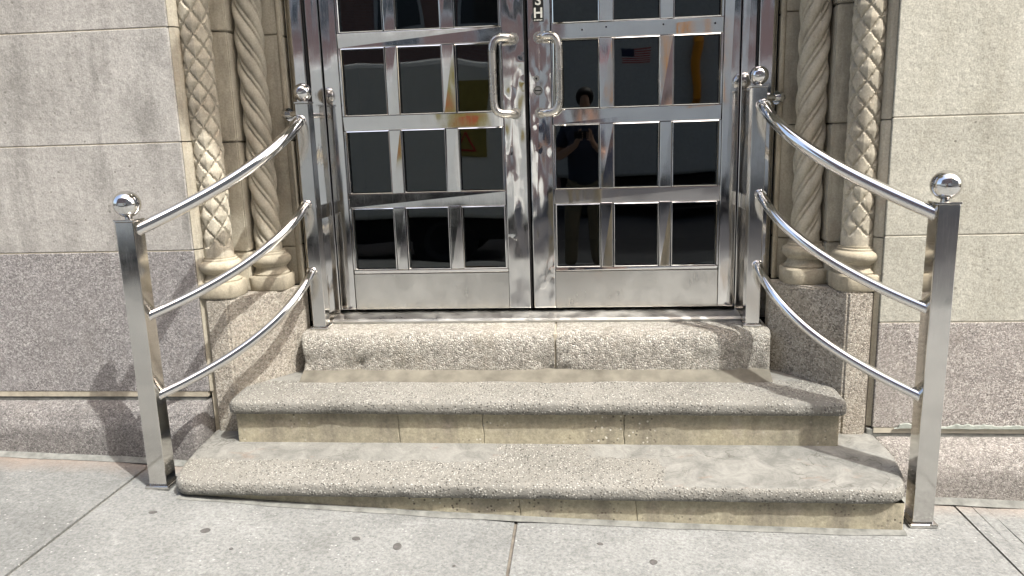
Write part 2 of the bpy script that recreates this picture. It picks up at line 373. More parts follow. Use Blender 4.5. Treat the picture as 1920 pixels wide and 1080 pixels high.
def tube(bm, pts, r, n=20, cap=True):
    pts = [Vector(p) for p in pts]; rings = []; up = None
    for i, p in enumerate(pts):
        t = (pts[min(i + 1, len(pts) - 1)] - pts[max(i - 1, 0)]).normalized()
        if up is None:
            up = Vector((0, 0, 1)) if abs(t.z) < .9 else Vector((0, 1, 0))
        a = t.cross(up).normalized(); b = a.cross(t).normalized(); up = b
        rings.append([bm.verts.new(p + (a * math.cos(2 * math.pi * k / n) + b * math.sin(2 * math.pi * k / n)) * r) for k in range(n)])
    fs = []
    for a, b in zip(rings, rings[1:]):
        for k in range(n): fs.append(bm.faces.new((a[k], a[(k + 1) % n], b[(k + 1) % n], b[k])))
    if cap: fs += [bm.faces.new(list(reversed(rings[0]))), bm.faces.new(rings[-1])]
    bmesh.ops.recalc_face_normals(bm, faces=fs)
    return bm
def sphere(bm, c, r, u=40, v=24):
    bmesh.ops.create_uvsphere(bm, u_segments=u, v_segments=v, radius=r, matrix=Matrix.Translation(c)); return bm
def flat_caps(o, ang=40):
    for p in o.data.polygons: p.use_smooth = True
    o.data.set_sharp_from_angle(angle=R(ang)); return o
def bez(p, n=40):
    out = []
    for k in range(n + 1):
        t = k / n
        out.append(sum((Vector(q) * c for q, c in zip(p, ((1 - t) ** 3, 3 * (1 - t) ** 2 * t, 3 * (1 - t) * t * t, t ** 3))), Vector((0, 0, 0))))
    return out
def outline(poly, step=.015):
    """poly: list of (x, y, corner radius), counter-clockwise; resampled densely with rounded corners"""
    pts = []; n = len(poly)
    for i in range(n):
        p = Vector(poly[i][:2]); r = poly[i][2]; a = Vector(poly[i - 1][:2]); b = Vector(poly[(i + 1) % n][:2])
        if r <= 0: pts.append(p); continue
        d1 = (a - p).normalized(); d2 = (b - p).normalized()
        s, e = p + d1 * r, p + d2 * r
        for k in range(9):
            t = k / 8; pts.append(s * (1 - t) ** 2 + p * 2 * t * (1 - t) + e * t * t)
    out = []
    for i in range(len(pts)):
        a, b = pts[i], pts[(i + 1) % len(pts)]
        m = max(1, int((b - a).length / step))
        for k in range(m): out.append(a.lerp(b, k / m))
    return out
def ring_block(bm, poly, prof, amp=.0015, freq=18, step=.015, front=None, chip=0.0):
    """worn stone slab: outline poly, profile [(inset, z)...] bottom to top"""
    pts = outline(poly, step); n = len(pts); nor = []
    for i in range(n):
        t = (pts[(i + 1) % n] - pts[i - 1]).normalized(); nor.append(Vector((t.y, -t.x)))
    rings = []
    for j, (ins, z) in enumerate(prof):
        ring = []
        for i in range(n):
            q = pts[i] - nor[i] * ins if front is None else Vector((pts[i].x, max(pts[i].y, front + ins)))
            v = Vector((q.x, q.y, z))
            a = amp if j < len(prof) else amp * .3
            d = noise.noise(v * freq) * a + noise.noise(v * freq * 3.1) * a * .5
            if chip:
                cpn = noise.noise(Vector((q.x * 9, q.y * 9, z * 22 + 5)))
                if cpn > .25: d -= (cpn - .25) * chip
            v.x += nor[i].x * d; v.y += nor[i].y * d; v.z += noise.noise(v * freq + Vector((7, 7, 7))) * a * .7
            ring.append(bm.verts.new(v))
        rings.append(ring)
    for a, b in zip(rings, rings[1:]):
        for k in range(n): bm.faces.new((a[k], a[(k + 1) % n], b[(k + 1) % n], b[k]))
    bm.faces.new(list(reversed(rings[0]))); top = bm.faces.new(rings[-1])
    bmesh.ops.triangulate(bm, faces=[top])
    return bm
def mirror_poly(poly): return [(-p[0],) + tuple(p[1:]) for p in reversed(poly)]

def gz(x): return -.598 - .038 * x + .0116 * min(x * x, 2.5)

# ------------------------------------------------------------------ setting: road, sidewalk
b = BM(); box(b, -300, 300, -300, -4.72, -1.2, -.80)
tag(obj('road', b, 'asphalt'), kind='structure')
sw = BM()
for i in range(-40, 40):                       # dark bed under the flags
    x0, x1 = i * .25, (i + 1) * .25
    vs = [sw.verts.new(v) for v in ((x0, -4.6, gz(x0) - .012), (x1, -4.6, gz(x1) - .012), (x1, -.3, gz(x1) - .012), (x0, -.3, gz(x0) - .012))]
    sw.faces.new(vs)
walk = tag(obj('sidewalk', sw, 'mortar_d'), kind='structure')
def slab(x0, x1, y0, y1, gap=.006):
    bm = BM(); nx = max(2, int((x1 - x0) / .12)); g = gap
    xs = [x0 + g + (x1 - x0 - 2 * g) * k / nx for k in range(nx + 1)]
    ys = [y0 + g, y0 + g + .006, y1 - g - .006, y1 - g]
    grid = []
    for i, x in enumerate(xs):
        row = []
        for j, y in enumerate(ys):
            e = (i in (0, nx)) or (j in (0, 3))
            dx = noise.noise(Vector((x * 3, y * 6, 3))) * .003 if i in (0, nx) else 0
            row.append(bm.verts.new((x + dx, y, gz(x) - (.005 if e else 0))))
        grid.append(row)
    bot = {}
    for i in range(nx):
        for j in range(3): bm.faces.new((grid[i][j], grid[i + 1][j], grid[i + 1][j + 1], grid[i][j + 1]))
    per = [grid[i][0] for i in range(nx + 1)] + [grid[nx][j] for j in (1, 2, 3)] + [grid[i][3] for i in range(nx - 1, -1, -1)] + [grid[0][j] for j in (2, 1)]
    low = [bm.verts.new(v.co - Vector((0, 0, .08))) for v in per]
    for k in range(len(per)): bm.faces.new((low[k], low[(k + 1) % len(per)], per[(k + 1) % len(per)], per[k]))
    return obj('paving_slab', bm, 'conc_shade' if x1 < -1.5 else ('conc' if x1 < .1 else 'conc_lit'), walk)  # tone by position: the left-to-right light falloff is put into the colour
XS = [-7.7, -6.17, -4.63, -3.1, -1.556, -.025, 1.60, 3.2, 4.75, 6.3, 7.85]
slabs = {}
for k in range(len(XS) - 1):
    for (y0, y1) in ((-1.95, -.30), (-3.45, -1.95), (-4.6, -3.45)):
        x0 = XS[k]; x1 = XS[k + 1]
        slabs[(k, y0)] = slab(x0 + (.098 if abs(x0 - 1.60) < .01 else 0), x1 - (.004 if abs(x1 - 1.60) < .01 else 0), y0, y1)
b = BM()                                        # cement band mended into the right-hand joint
for (xa, xb) in ((1.5935, 1.650), (1.6525, 1.6985)):
    n_ = 14
    for k in range(n_):
        ya, yb = -1.95 + k * 1.62 / n_, -1.95 + (k + 1) * 1.62 / n_
        o1 = noise.noise(Vector((xa * 9, ya * 4, 1))) * .006; o2 = noise.noise(Vector((xa * 9, yb * 4, 1))) * .006
        q = [(xa + o1, ya), (xb + o1, ya), (xb + o2, yb), (xa + o2, yb)]
        b.faces.new([b.verts.new((x, y, gz(x) - .003)) for x, y in q])
obj('joint_filler', b, 'conc_lit', walk)
for (x, y, rr, el, k) in ((-1.088, -1.022, .016, 1.15, 4), (-.56, -1.003, .013, 1.2, 4), (-.409, -1.036, .015, 1.6, 4), (.444, -1.044, .013, 1.3, 5), (.273, -.948, .009, 1.3, 5), (-1.33, -.93, .012, 1.3, 4), (-.95, -1.12, .007, 1, 4), (.80, -1.13, .009, 1.2, 5), (-.2, -1.13, .006, 1, 4)):
    bm = BM(); n_ = 14; a0 = random.uniform(0, 3)
    c = []
    for j in range(n_):
        a = 2 * math.pi * j / n_; q = rr * (1 + .2 * noise.noise(Vector((x * 7 + math.cos(a), y * 5 + math.sin(a), 2))))
        dx, dy = q * el * math.cos(a), q * math.sin(a)
        c.append((x + dx * math.cos(a0) - dy * math.sin(a0), y + dx * math.sin(a0) + dy * math.cos(a0)))
    lo = [bm.verts.new((u, v, gz(u) + .0003)) for u, v in c]; hi = [bm.verts.new((x + (u - x) * .8, y + (v - y) * .8, gz(x) + .0022)) for u, v in c]
    bm.faces.new(hi)
    for j in range(n_): bm.faces.new((lo[j], lo[(j + 1) % n_], hi[(j + 1) % n_], hi[j]))
    obj('gum_spot', bm, 'gum', slabs[(k, -1.95)])
b = BM()                                        # cement fillet under the bottom riser and along the wall foot
def fillet(pts, w_, h_):
    prev = None
    for (x, y, nx_, ny_) in pts:
        wv = w_ * (1 + .25 * noise.noise(Vector((x * 5, y * 5, 9)))); z = gz(x)
        cur = [b.verts.new((x - nx_ * .02, y - ny_ * .02, z + h_)), b.verts.new((x + nx_ * .006, y + ny_ * .006, z + h_ * .9)), b.verts.new((x + nx_ * wv, y + ny_ * wv, z + .002))]
        if prev:
            for k in range(2): b.faces.new((prev[k], prev[k + 1], cur[k + 1], cur[k]))
        prev = cur
fillet([(-1.30 + 2.63 * k / 60, -.80, 0, -1) for k in range(61)], .026, .010)
fillet([(-4.4 + 3.02 * k / 60, -.53, 0, -1) for k in range(61)], .035, .014)
fillet([(1.38 + 3.0 * k / 60, -.555, 0, -1) for k in range(61)], .04, .014)
bmesh.ops.recalc_face_normals(b, faces=b.faces[:])
obj('cement_fillet', b, 'fillet', walk, True)
b = BM(); box(b, -60, 60, -4.75, -4.6, -1.0, -.62, .02); tag(obj('kerb', b, 'conc'), kind='structure')
b = BM(); box(b, -60, 60, -16.6, -13.2, -1.0, -.66, .02); tag(obj('opposite_pavement', b, 'conc'), kind='structure')

# ------------------------------------------------------------------ stone steps
steps = empty('stone_steps', 'worn stone steps rising from the sidewalk to the steel doors', 'steps', (0, -.8, gz(0)))
NOSE = [(.022, -.058), (.008, -.055), (.0005, -.046), (.0, -.032), (.001, -.016), (.006, -.006), (.016, -.0008), (.03, 0)]
def nosing(z): return [(i, z + d) for i, d in NOSE]
T1 = [(-1.33, -.20, 0), (-1.352, -.62, .05), (-1.315, -.825, .075), (1.325, -.822, .09), (1.375, -.60, .05), (1.335, -.20, 0)]
def tilt(bm, yf, k):
    for v in bm.verts: v.co.z += max(0, v.co.y - yf) * k
b = BM(); ring_block(b, T1, nosing(-.459), .0018, 20, .012, chip=.014); tilt(b, -.80, .10)
flat_caps(obj('tread', b, 'tread1', steps), 50)
T2 = [(-1.20, -.18, 0), (-1.213, -.542, .04), (1.213, -.542, .04), (1.20, -.18, 0)]
b = BM(); ring_block(b, T2, nosing(-.247), .0018, 20, .012, chip=.014); tilt(b, -.52, .09)
flat_caps(obj('tread', b, 'tread2', steps), 50)
def risers(xs, y0, y1, z0, z1):
    for a, c in zip(xs, xs[1:]):
        bm = BM(); n_ = 8; prev = None           # broken edges: the cracks wander
        for j in range(n_ + 1):
            z = z0 + (z1 - z0) * j / n_
            wl_ = noise.noise(Vector((a * 31, 3, z * 30))) * .006 if a != xs[0] else 0
            wr_ = noise.noise(Vector((c * 31, 3, z * 30))) * .006 if c != xs[-1] else 0
            wd = .0007 + .0012 * max(0, noise.noise(Vector((a * 9, 7, z * 25))))
            cur = [bm.verts.new(v) for v in ((a + wd + wl_, y1, z), (a + wd + wl_, y0 + .002, z), (a + wd + wl_ + .003, y0, z), (c - wd + wr_ - .003, y0, z), (c - wd + wr_, y0 + .002, z), (c - wd + wr_, y1, z))]
            if prev:
                for k in range(5): bm.faces.new((prev[k], prev[k + 1], cur[k + 1], cur[k]))
            prev = cur
        obj('riser_block', bm, 'riser', steps)
risers([-1.19, -.516, -.173, .379, 1.188], -.514, -.30, -.457, -.306)
risers([-1.29, -.012, .406, 1.325], -.797, -.45, -.72, -.518)
ROUGH = [(0, -.30), (0, -.243), (0, -.23), (0, -.217), (0, -.20), (0, -.185), (-.001, -.165), (0, -.145), (0, -.12), (.001, -.10), (.005, -.078), (.014, -.058), (.03, -.046), (.05, -.041), (.09, -.040)]
def landing(x0, x1):
    bm = BM(); pl = [(x0, .02, 0), (x0, -.279, .02 if x0 < -.5 else .004), (x1, -.279, .02 if x1 > .5 else .004), (x1, .02, 0)]
    ring_block(bm, pl, ROUGH, .003, 34, .012, front=-.279, chip=.02)
    for v in bm.verts:
        if v.co.y < -.25 and v.co.z < -.12:
            q = noise.noise(Vector((v.co.x * 5, 1, 4))) + .6 * noise.noise(v.co * 26) + (.25 if v.co.x < -.72 else 0)
            v.co.y += max(0, q - .3) * .024 * min(1, (-.12 - v.co.z) / .05)
    flat_caps(obj('landing_block', bm, 'gran_s', steps), 60)
landing(-.985, .104); landing(.112, .985)
b = BM(); box(b, .10, .116, -.268, -.02, -.25, -.047, .002); obj('mortar_joint', b, 'mortar', steps)
b = BM()
for k in range(40):
    x = -.98 + 1.96 * k / 39
    w_ = .03 * (1 + .5 * noise.noise(Vector((x * 4, 0, 0))))
    cur = [b.verts.new((x, -.262, -.199 + w_ * .1)), b.verts.new((x, -.283, -.203 + w_ * .1)), b.verts.new((x, -.296 - w_ * .5, -.213)), b.verts.new((x, -.325 - w_, -.2335 - w_ * .09))]
    if k:
        for j in range(3): b.faces.new((prev[j], prev[j + 1], cur[j + 1], cur[j]))
    prev = cur
bmesh.ops.recalc_face_normals(b, faces=b.faces[:])
obj('mortar_fillet', b, 'mortar_f', steps, True)
b = BM()                                         # core that carries the blocks
box(b, -1.18, 1.18, -.49, -.02, -.75, -.31); obj('step_core', b, 'mortar_d', steps)

# ------------------------------------------------------------------ facade walls on both sides
W = -.42
def wall_side(s, label, rows, xin=1.345, xout=4.6):
    wall = empty('stone_wall', label, 'wall', (s * 2.2, W, gz(s * 2)))
    def bx(name, xa, xb, y0, y1, z0, z1, mat, bev=.004, parent=wall, sm=False):
        a, c = sorted((s * xa, s * xb)); bm = BM(); box(bm, a, c, y0, y1, z0, z1, bev)
        return obj(name, bm, mat, parent)
    for z0, z1, cuts, name, mat in rows:
        xs = [xin] + cuts + [xout]
        for a, c in zip(xs, xs[1:]):
            bx(name, a + (0 if a == xin else .003), c - .003, W, -.02, z0 + .002, z1 - .002, mat, .0025 if 'lime' in mat else .004)
    bx('mortar_bed', xin + .006, xout, W + .0018, -.03, rows[0][0] - .02, rows[-1][1], 'mortar' if s < 0 else 'mortar_r', 0)
    return wall, bx
wl, bxl = wall_side(-1, 'stained grey limestone and purple granite wall left of the doors', [
    (-.25, .352, [2.75, 4.1], 'granite_block', 'gran_l'), (.352, .783, [2.187, 3.4], 'limestone_block', 'lime_l'),
    (.783, 1.215, [2.75, 4.0], 'limestone_block', 'lime_l'), (1.215, 1.65, [2.3, 3.5], 'limestone_block', 'lime_l'), (1.65, 2.1, [2.75, 3.9], 'limestone_block', 'lime_l'), (2.1, 2.6, [2.3, 3.5], 'limestone_block', 'lime_l')])
wr, bxr = wall_side(1, 'cream limestone and speckled pink granite wall right of the doors', [
    (-.395, .03, [2.9, 3.9], 'granite_block', 'gran_r'), (.03, .36, [2.5, 3.6], 'limestone_block', 'lime_r'), (.36, .79, [2.9, 4.0], 'limestone_block', 'lime_r'),
    (.79, 1.22, [2.4, 3.5], 'limestone_block', 'lime_r'), (1.22, 1.65, [2.8, 3.8], 'limestone_block', 'lime_r'), (1.65, 2.1, [2.3, 3.3], 'limestone_block', 'lime_r'), (2.1, 2.6, [2.8, 3.9], 'limestone_block', 'lime_r')])
# projecting base courses with a moulded top
def base_course(s, zt, yf, xi, wall, mat, xo=4.6):
    prof = [(0, -.85), (0, zt - .115), (.004, zt - .085), (.018, zt - .062), (.030, zt - .052), (.034, zt - .040), (.055, zt - .020), (.085, zt - .008), (.13, zt)]
    pl = [(xi, -.38, 0), (xi, yf, .05), (xo, yf, 0), (xo, -.38, 0)] if s > 0 else [(-xo, -.38, 0), (-xo, yf, 0), (-xi, yf, .05), (-xi, -.38, 0)]
    bm = BM(); pts = outline(pl, .03)
    rings = []
    for ins, z in prof:
        rings.append([bm.verts.new((p.x, min(p.y + ins, -.37) + noise.noise(Vector((p.x * 8, z * 9, 3))) * .003, z + noise.noise(Vector((p.x * 6, 2, z * 5))) * .003)) for p in pts])
    n = len(pts)
    for a, c in zip(rings, rings[1:]):
        for k in range(n): bm.faces.new((a[k], a[(k + 1) % n], c[(k + 1) % n], c[k]))
    bm.faces.new(rings[-1]); bmesh.ops.recalc_face_normals(bm, faces=bm.faces[:])
    flat_caps(obj('base_course', bm, mat, wall), 50)
base_course(-1, -.285, -.53, 1.347, wl, 'gran_bl')
base_course(1, -.43, -.553, 1.362, wr, 'gran_br')
bxr('corner_fill', 1.322, 1.41, W - .012, -.1, -.75, -.441, 'fillet', .008)
bxl('mortar_band', 1.36, 4.6, W + .006, -.1, -.29, -.253, 'fillet', .004)
bxr('mortar_band', 1.325, 4.6, W + .004, -.1, -.44, -.398, 'fillet', .004)
# peeling sealant along the foot of the right-hand granite
b = BM(); prev = None
for k in range(90):
    x = 1.425 + .62 * k / 89
    n1 = noise.noise(Vector((x * 14, 3, 1))) + .6 * noise.noise(Vector((x * 45, 3, 1)))
    up_ = max(.002, .013 + .016 * n1) * (1 if 2 < k < 87 else .15); dn = .004 * noise.noise(Vector((x * 16, 1, 8)))
    cur = [b.verts.new((x, W - .001, -.397 + dn)), b.verts.new((x, W - .007, -.394 + dn)), b.verts.new((x, W - .005, -.394 + up_ * .8)), b.verts.new((x, W - .001, -.394 + up_))]
    if prev:
        for j in range(3): b.faces.new((prev[j], cur[j], cur[j + 1], prev[j + 1]))
    prev = cur
bmesh.ops.recalc_face_normals(b, faces=b.faces[:])
tag(obj('sealant_strip', b, 'sealant', wr), 'peeling pale grey sealant strip')
# stepped jambs behind the columns
for s, wall in ((-1, wl), (1, wr)):
    def pp(name, poly, z0, z1, mat, bev=.004):
        poly = [(s * x, y) for x, y in poly]
        if s < 0: poly = poly[::-1]
        bm = BM(); prism(bm, poly, z0, z1, bev); return obj(name, bm, mat, wall)
    jm = 'sand'
    for z0, z1 in ((.15, .317), (.32, .776), (.779, 1.212), (1.215, 1.65), (1.653, 2.6)):
        pp('jamb_stone', [(1.185, -.262), (1.40, -.262), (1.40, -.05), (1.185, -.05)], z0, z1, jm, .005)
        pp('reveal_stone', [(1.03, -.112), (1.183, -.112), (1.183, -.02), (1.03, -.02)], z0, z1, jm, .003)
    # rounded outer return of the wall
    for z0, z1 in ((-.25 if s < 0 else -.39, .150), (.153, .352), (.355, .782), (.785, 1.215), (1.218, 1.65), (1.653, 2.6)):
        pp('corner_moulding', [(1.337, -.408), (1.344, -.412), (1.344, -.27), (1.322, -.27), (1.319, -.385), (1.325, -.402)], z0, z1, 'sand', .002)
    bm = BM()
    for k in range(8):                            # narrow bead beside the door casing
        pass
    tube(bm, [(s * 1.026, -.108, .15), (s * 1.026, -.108, 2.6)], .011, 10); flat_caps(obj('bead_moulding', bm, 'sand2', wall))

# granite pedestals, columns
for s in (-1, 1):
    side = 'left' if s < 0 else 'right'
    ped = empty('granite_pedestal', 'angled buff granite pedestal under the two carved columns %s of the doors' % side, 'pedestal', (s * 1.15, -.3, -.45))
    poly = [(.99, -.13), (.992, -.195), (1.226, -.42), (1.318, -.42), (1.318, -.13)]
    poly = [(s * x, y) for x, y in poly]
    if s < 0: poly = poly[::-1]
    bm = BM(); prism(bm, poly, -.60, .149, .007); obj('granite_block', bm, 'gran_p', ped)
    bm = BM(); box(bm, *sorted((s * 1.3185, s * 1.343)), -.402, -.15, -.60, .146, .003); obj('mortar_strip', bm, 'mortar' if s < 0 else 'mortar_d', ped)
BASE = [(.080, .213), (.081, .219), (.072, .229), (.067, .240), (.067, .247), (.076, .251), (.077, .256), (.084, .260), (.0895, .270), (.0905, .279), (.088, .289), (.080, .297), (.072, .300), (.071, .307), (.066, .310), (.066, .317)]
def column(kind, s, cx, cy, rr, label):
    root = empty('carved_column', label, 'column', (s * cx, cy, .15), 'carved portal columns')
    bm = BM(); lathe(bm, s * cx, cy, [(.087, .1495), (.090, .155), (.090, .206), (.085, .2125)], 40, 3.2)
    for v in bm.verts: v.co += Vector((1, 1, 0)) * noise.noise(v.co * 14) * .003
    flat_caps(obj('plinth', bm, 'sand2', root), 40)
    bm = BM(); lathe(bm, s * cx, cy, [(r_ * (.97 if kind != 'd' else 1.0), z) for r_, z in BASE], 40)
    for v in bm.verts: v.co += Vector((1, 1, 0)) * noise.noise(v.co * 20) * .002
    flat_caps(obj('base_moulding', bm, 'sand2', root), 35)
    bm = BM(); rings = []; z0, z1 = .316, 2.45
    if kind == 'd':
        nA, pz = 5, .088; na = nA * 16; nz = int((z1 - z0) / (pz / 12))
    else:
        nA, lead = 4, -.46; na = 120; nz = int((z1 - z0) / .007)
    for j in range(nz + 1):
        z = z0 + (z1 - z0) * j / nz; ring = []
        for k in range(na):
            a = 2 * math.pi * k / na; th = a if s > 0 else math.pi - a
            fade = min(1, max(0, (z - .352) / .01)) if kind == 'd' else min(1, max(0, (z - .335) / .03))
            wob = noise.noise(Vector((math.cos(a) * 2 + s, math.sin(a) * 2, z * 9))) * .0013
            if kind == 'd':
                u = nA * th / (2 * math.pi) + z / pz; v = nA * th / (2 * math.pi) - z / pz
                cu, cv = math.floor(u), math.floor(v); fu, fv = u - cu, v - cv
                m_ = 1 - max(abs(fu - .5), abs(fv - .5)) * 2
                hsh = noise.noise(Vector((cu * 3.7 + s * 9, cv * 5.3, 1.5)))
                h = m_ * (1.15 + .3 * hsh) if hsh > .02 else min(m_ * 4.0, .50 + .3 * hsh)
                if m_ < .17: h -= .75
                q = rr - .004 * fade + .0068 * h * fade
            else:
                ph = (nA * th / (2 * math.pi) + nA * z / lead) % 1.0
                if ph < .72: h = math.sin(math.pi * ph / .72) ** .5
                else: h = .62 * math.sin(math.pi * (ph - .72) / .28) ** .5
                q = rr - .013 * fade + .0165 * h * fade
            q += wob
            ring.append(bm.verts.new((s * cx + q * math.cos(a), cy + q * math.sin(a), z)))
        rings.append(ring)
    for A, B_ in zip(rings, rings[1:]):
        for k in range(na): bm.faces.new((A[k], A[(k + 1) % na], B_[(k + 1) % na], B_[k]))
    flat_caps(obj('shaft', bm, 'sand', root), 24)
    return root
column('d', -1, 1.278, -.335, .060, 'diamond carved stone column at the edge of the left wall')
column('t', -1, 1.125, -.185, .055, 'twisted stone column between left diamond column and doors')
column('d', 1, 1.278, -.330, .060, 'diamond carved stone column at the edge of the cream right wall')
column('t', 1, 1.125, -.185, .055, 'twisted stone column between doors and right diamond column')

# ------------------------------------------------------------------ portal head, unseen hood sized to shade the jambs, wall above (over the top of the frame)
hood = empty('shade_hood', 'unseen stone hood over the doorway, sized to shade the upper jambs', 'canopy', (0, -.5, 2.6))
b = BM(); box(b, -.48, .48, -1.06, -.30, 2.62, 2.86, .02); obj('hood_slab', b, 'lime_r', hood)  # slab kept narrow so its shade reaches the jambs, not the wall
for s in (-1, 1):
    b = BM(); box(b, *sorted((s * .28, s * .42)), -.62, -.30, 2.46, 2.615, .02); obj('bracket', b, 'sand2', hood)
up = empty('upper_wall', 'limestone wall of the building above the doorway', 'wall', (0, -.3, 2.9))
b = BM(); box(b, -4.6, 4.6, -.40, 1.0, 2.87, 9.0); obj('wall_face', b, 'lime_r', up)
b = BM(); box(b, -1.33, 1.33, -.30, .3, 2.605, 2.86); obj('lintel', b, 'lime_r', up)

# ------------------------------------------------------------------ doorway frame
frame = empty('door_frame', 'polished steel frame around the pair of doors', 'door frame', (0, 0, -.03))
for s in (-1, 1):
    for nm, x0, x1, y0, y1, mt in (('casing', .950, 1.018, -.052, .09, 'steel_f'), ('jamb', .889, .946, -.012, .09, 'steel_f')):
        b = BM(); box(b, *sorted((s * x0, s * x1)), y0, y1, -.035, 2.5, .003, 2, .0015); obj(nm, b, mt, frame)
    b = BM(); box(b, *sorted((s * .9465, s * .9495)), -.03, .08, -.03, 2.5); obj('gap_seal', b, 'black', frame)
    b = BM(); box(b, *sorted((s * 1.0185, s * 1.034)), -.02, .05, -.035, 2.5); obj('gap_seal', b, 'black', frame)
b = BM(); box(b, -.885, .885, -.01, .08, 2.06, 2.5, .003); obj('header', b, 'steel_f', frame)
b = BM()
prism(b, [(-.10, -.0385), (-.10, -.030), (-.088, -.022), (-.02, -.012), (.08, -.012), (.08, -.0385)], -.90, .90)
for v in b.verts: v.co = Vector((v.co.z, v.co.x, v.co.y))
bmesh.ops.recalc_face_normals(b, faces=b.faces[:])
obj('threshold', b, 'steel_t', frame)

# ------------------------------------------------------------------ door leaves
ROWS = [(.187, .469), (.532, .809), (.872, 1.159), (1.222, 1.509), (1.572, 1.859)]
COLS = [(.111, .306), (.363, .558), (.611, .806)]
def leaf(s):
    d = empty('steel_door', ('left' if s < 0 else 'right') + (' polished steel door with small dark panes and no sign' if s < 0 else ' polished steel door with small dark panes, push sign and lock'), 'door', (s * .885, .02, 0), 'pair of steel entrance doors')
    def bx(name, x0, x1, y0, y1, z0, z1, mat, bev=.002, jit=.0012, parent=d):
        bm = BM(); box(bm, *sorted((s * x0, s * x1)), y0, y1, z0, z1, bev, 2, jit); return obj(name, bm, mat, parent)
    bx('stile', .008, .104, -.002, .044, .004, 2.055, 'steel', .004)
    bx('stile', .816, .884, -.001, .044, .004, 2.055, 'steel_f', .003)
    bx('kick_plate', .1055, .8145, .001, .043, .004, .169, 'steel_k', .0015, .0006)
    zs = [.171] + [z for r_ in ROWS for z in r_] + [2.055]
    for k in range(0, len(zs), 2):
        z0, z1 = zs[k], zs[k + 1]
        bx('rail', .1055, .8145, 0, .042, z0, z1, 'steel_f', .0025, .002)
    for (z0, z1) in ROWS:
        for xa, xb in ((COLS[0][1], COLS[1][0]), (COLS[1][1], COLS[2][0])):
            bx('mullion', xa + .001, xb - .001, -.004, .042, z0 + .0012, z1 - .0012, 'steel_f', .0025, .003)
        for xa, xb in COLS:
            bm = BM(); x0, x1 = sorted((s * (xa + .001), s * (xb - .001))); w_ = .0065
            za, zb = z0 + .001, z1 - .001
            if xb > .8: bx('edge_bar', .8065, .8152, .0, .042, z0 + .001, z1 - .001, 'steel_f', .001, .0005)
            if xa < .12: bx('edge_bar', .1052, .1105, .0, .042, z0 + .001, z1 - .001, 'steel_f', .001, .0005)
            def ring(ins, y): return [bm.verts.new(v) for v in ((x0 + ins, y, za + ins), (x1 - ins, y, za + ins), (x1 - ins, y, zb - ins), (x0 + ins, y, zb - ins))]
            j = random.uniform(-.001, .001)
            rs = [ring(0, .03), ring(0, .001 + j), ring(.0035, -.001 + j), ring(w_, .008), ring(w_, .03)]
            for a, c in zip(rs, rs[1:]):
                for k in range(4): bm.faces.new((a[k], a[(k + 1) % 4], c[(k + 1) % 4], c[k]))
            bmesh.ops.recalc_face_normals(bm, faces=bm.faces[:])
            # make sure the faces look outwards (to -Y)
            if sum(f.normal.y * f.calc_area() for f in bm.faces) > 0: bmesh.ops.reverse_faces(bm, faces=bm.faces[:])
            obj('glazing_bead', bm, 'steel_f', d)
            bm = BM(); box(bm, x0 + .006, x1 - .006, .016, .022, za + .006, zb - .006); obj('pane', bm, 'pane', d)
    if s < 0: bx('meeting_seal', .0005, .0075, .01, .04, .004, 2.05, 'black', 0, 0)
    # bent pull handle
    zt, zb = 1.168, .860
    def arc(z, up_):
        q = .045 * up_
        return [(s * .054, .0, z), (s * .056, -.02, z), (s * .062, -.040, z), (s * .078, -.058, z), (s * .10, -.068, z), (s * .118, -.073, z - q * .12), (s * .130, -.076, z - q * .42), (s * .137, -.077, z - q), (s * .138, -.077, z - q * 1.8)]
    path = [Vector(p) for p in arc(zt, 1)] + [Vector(p) for p in reversed(arc(zb, -1))]
    sm = []
    for i in range(len(path) - 1):                # Catmull-Rom smoothing
        p0, p1, p2, p3 = path[max(i - 1, 0)], path[i], path[i + 1], path[min(i + 2, len(path) - 1)]
        for k in range(5):
            t = k / 5
            sm.append(.5 * ((2 * p1) + (-p0 + p2) * t + (2 * p0 - 5 * p1 + 4 * p2 - p3) * t * t + (-p0 + 3 * p1 - 3 * p2 + p3) * t ** 3))
    sm.append(path[-1])
    bm = BM(); tube(bm, sm, .0165, 20); h = flat_caps(obj('pull_handle', bm, 'handle', d))
    for z in (zt, zb):
        bm = BM(); tube(bm, [(s * .054, -.0015, z), (s * .054, -.007, z), (s * .054, -.0085, z)], .024, 24); flat_caps(obj('handle_rose', bm, 'handle', h))
    return d
dl, dr = leaf(-1), leaf(1)
# small screws along the right door's rails
def screw(x, z, p):
    bm = BM(); tube(bm, [(x, .001, z), (x, -.0022, z)], .0042, 10); obj('screw', bm, 'black', p)
for x, z in ((.235, 1.193), (.335, 1.200), (.57, 1.20), (.78, 1.196), (.345, 1.10)): screw(x, z, dr)
for z in (1.04, 1.14): screw(.585, z, dr)
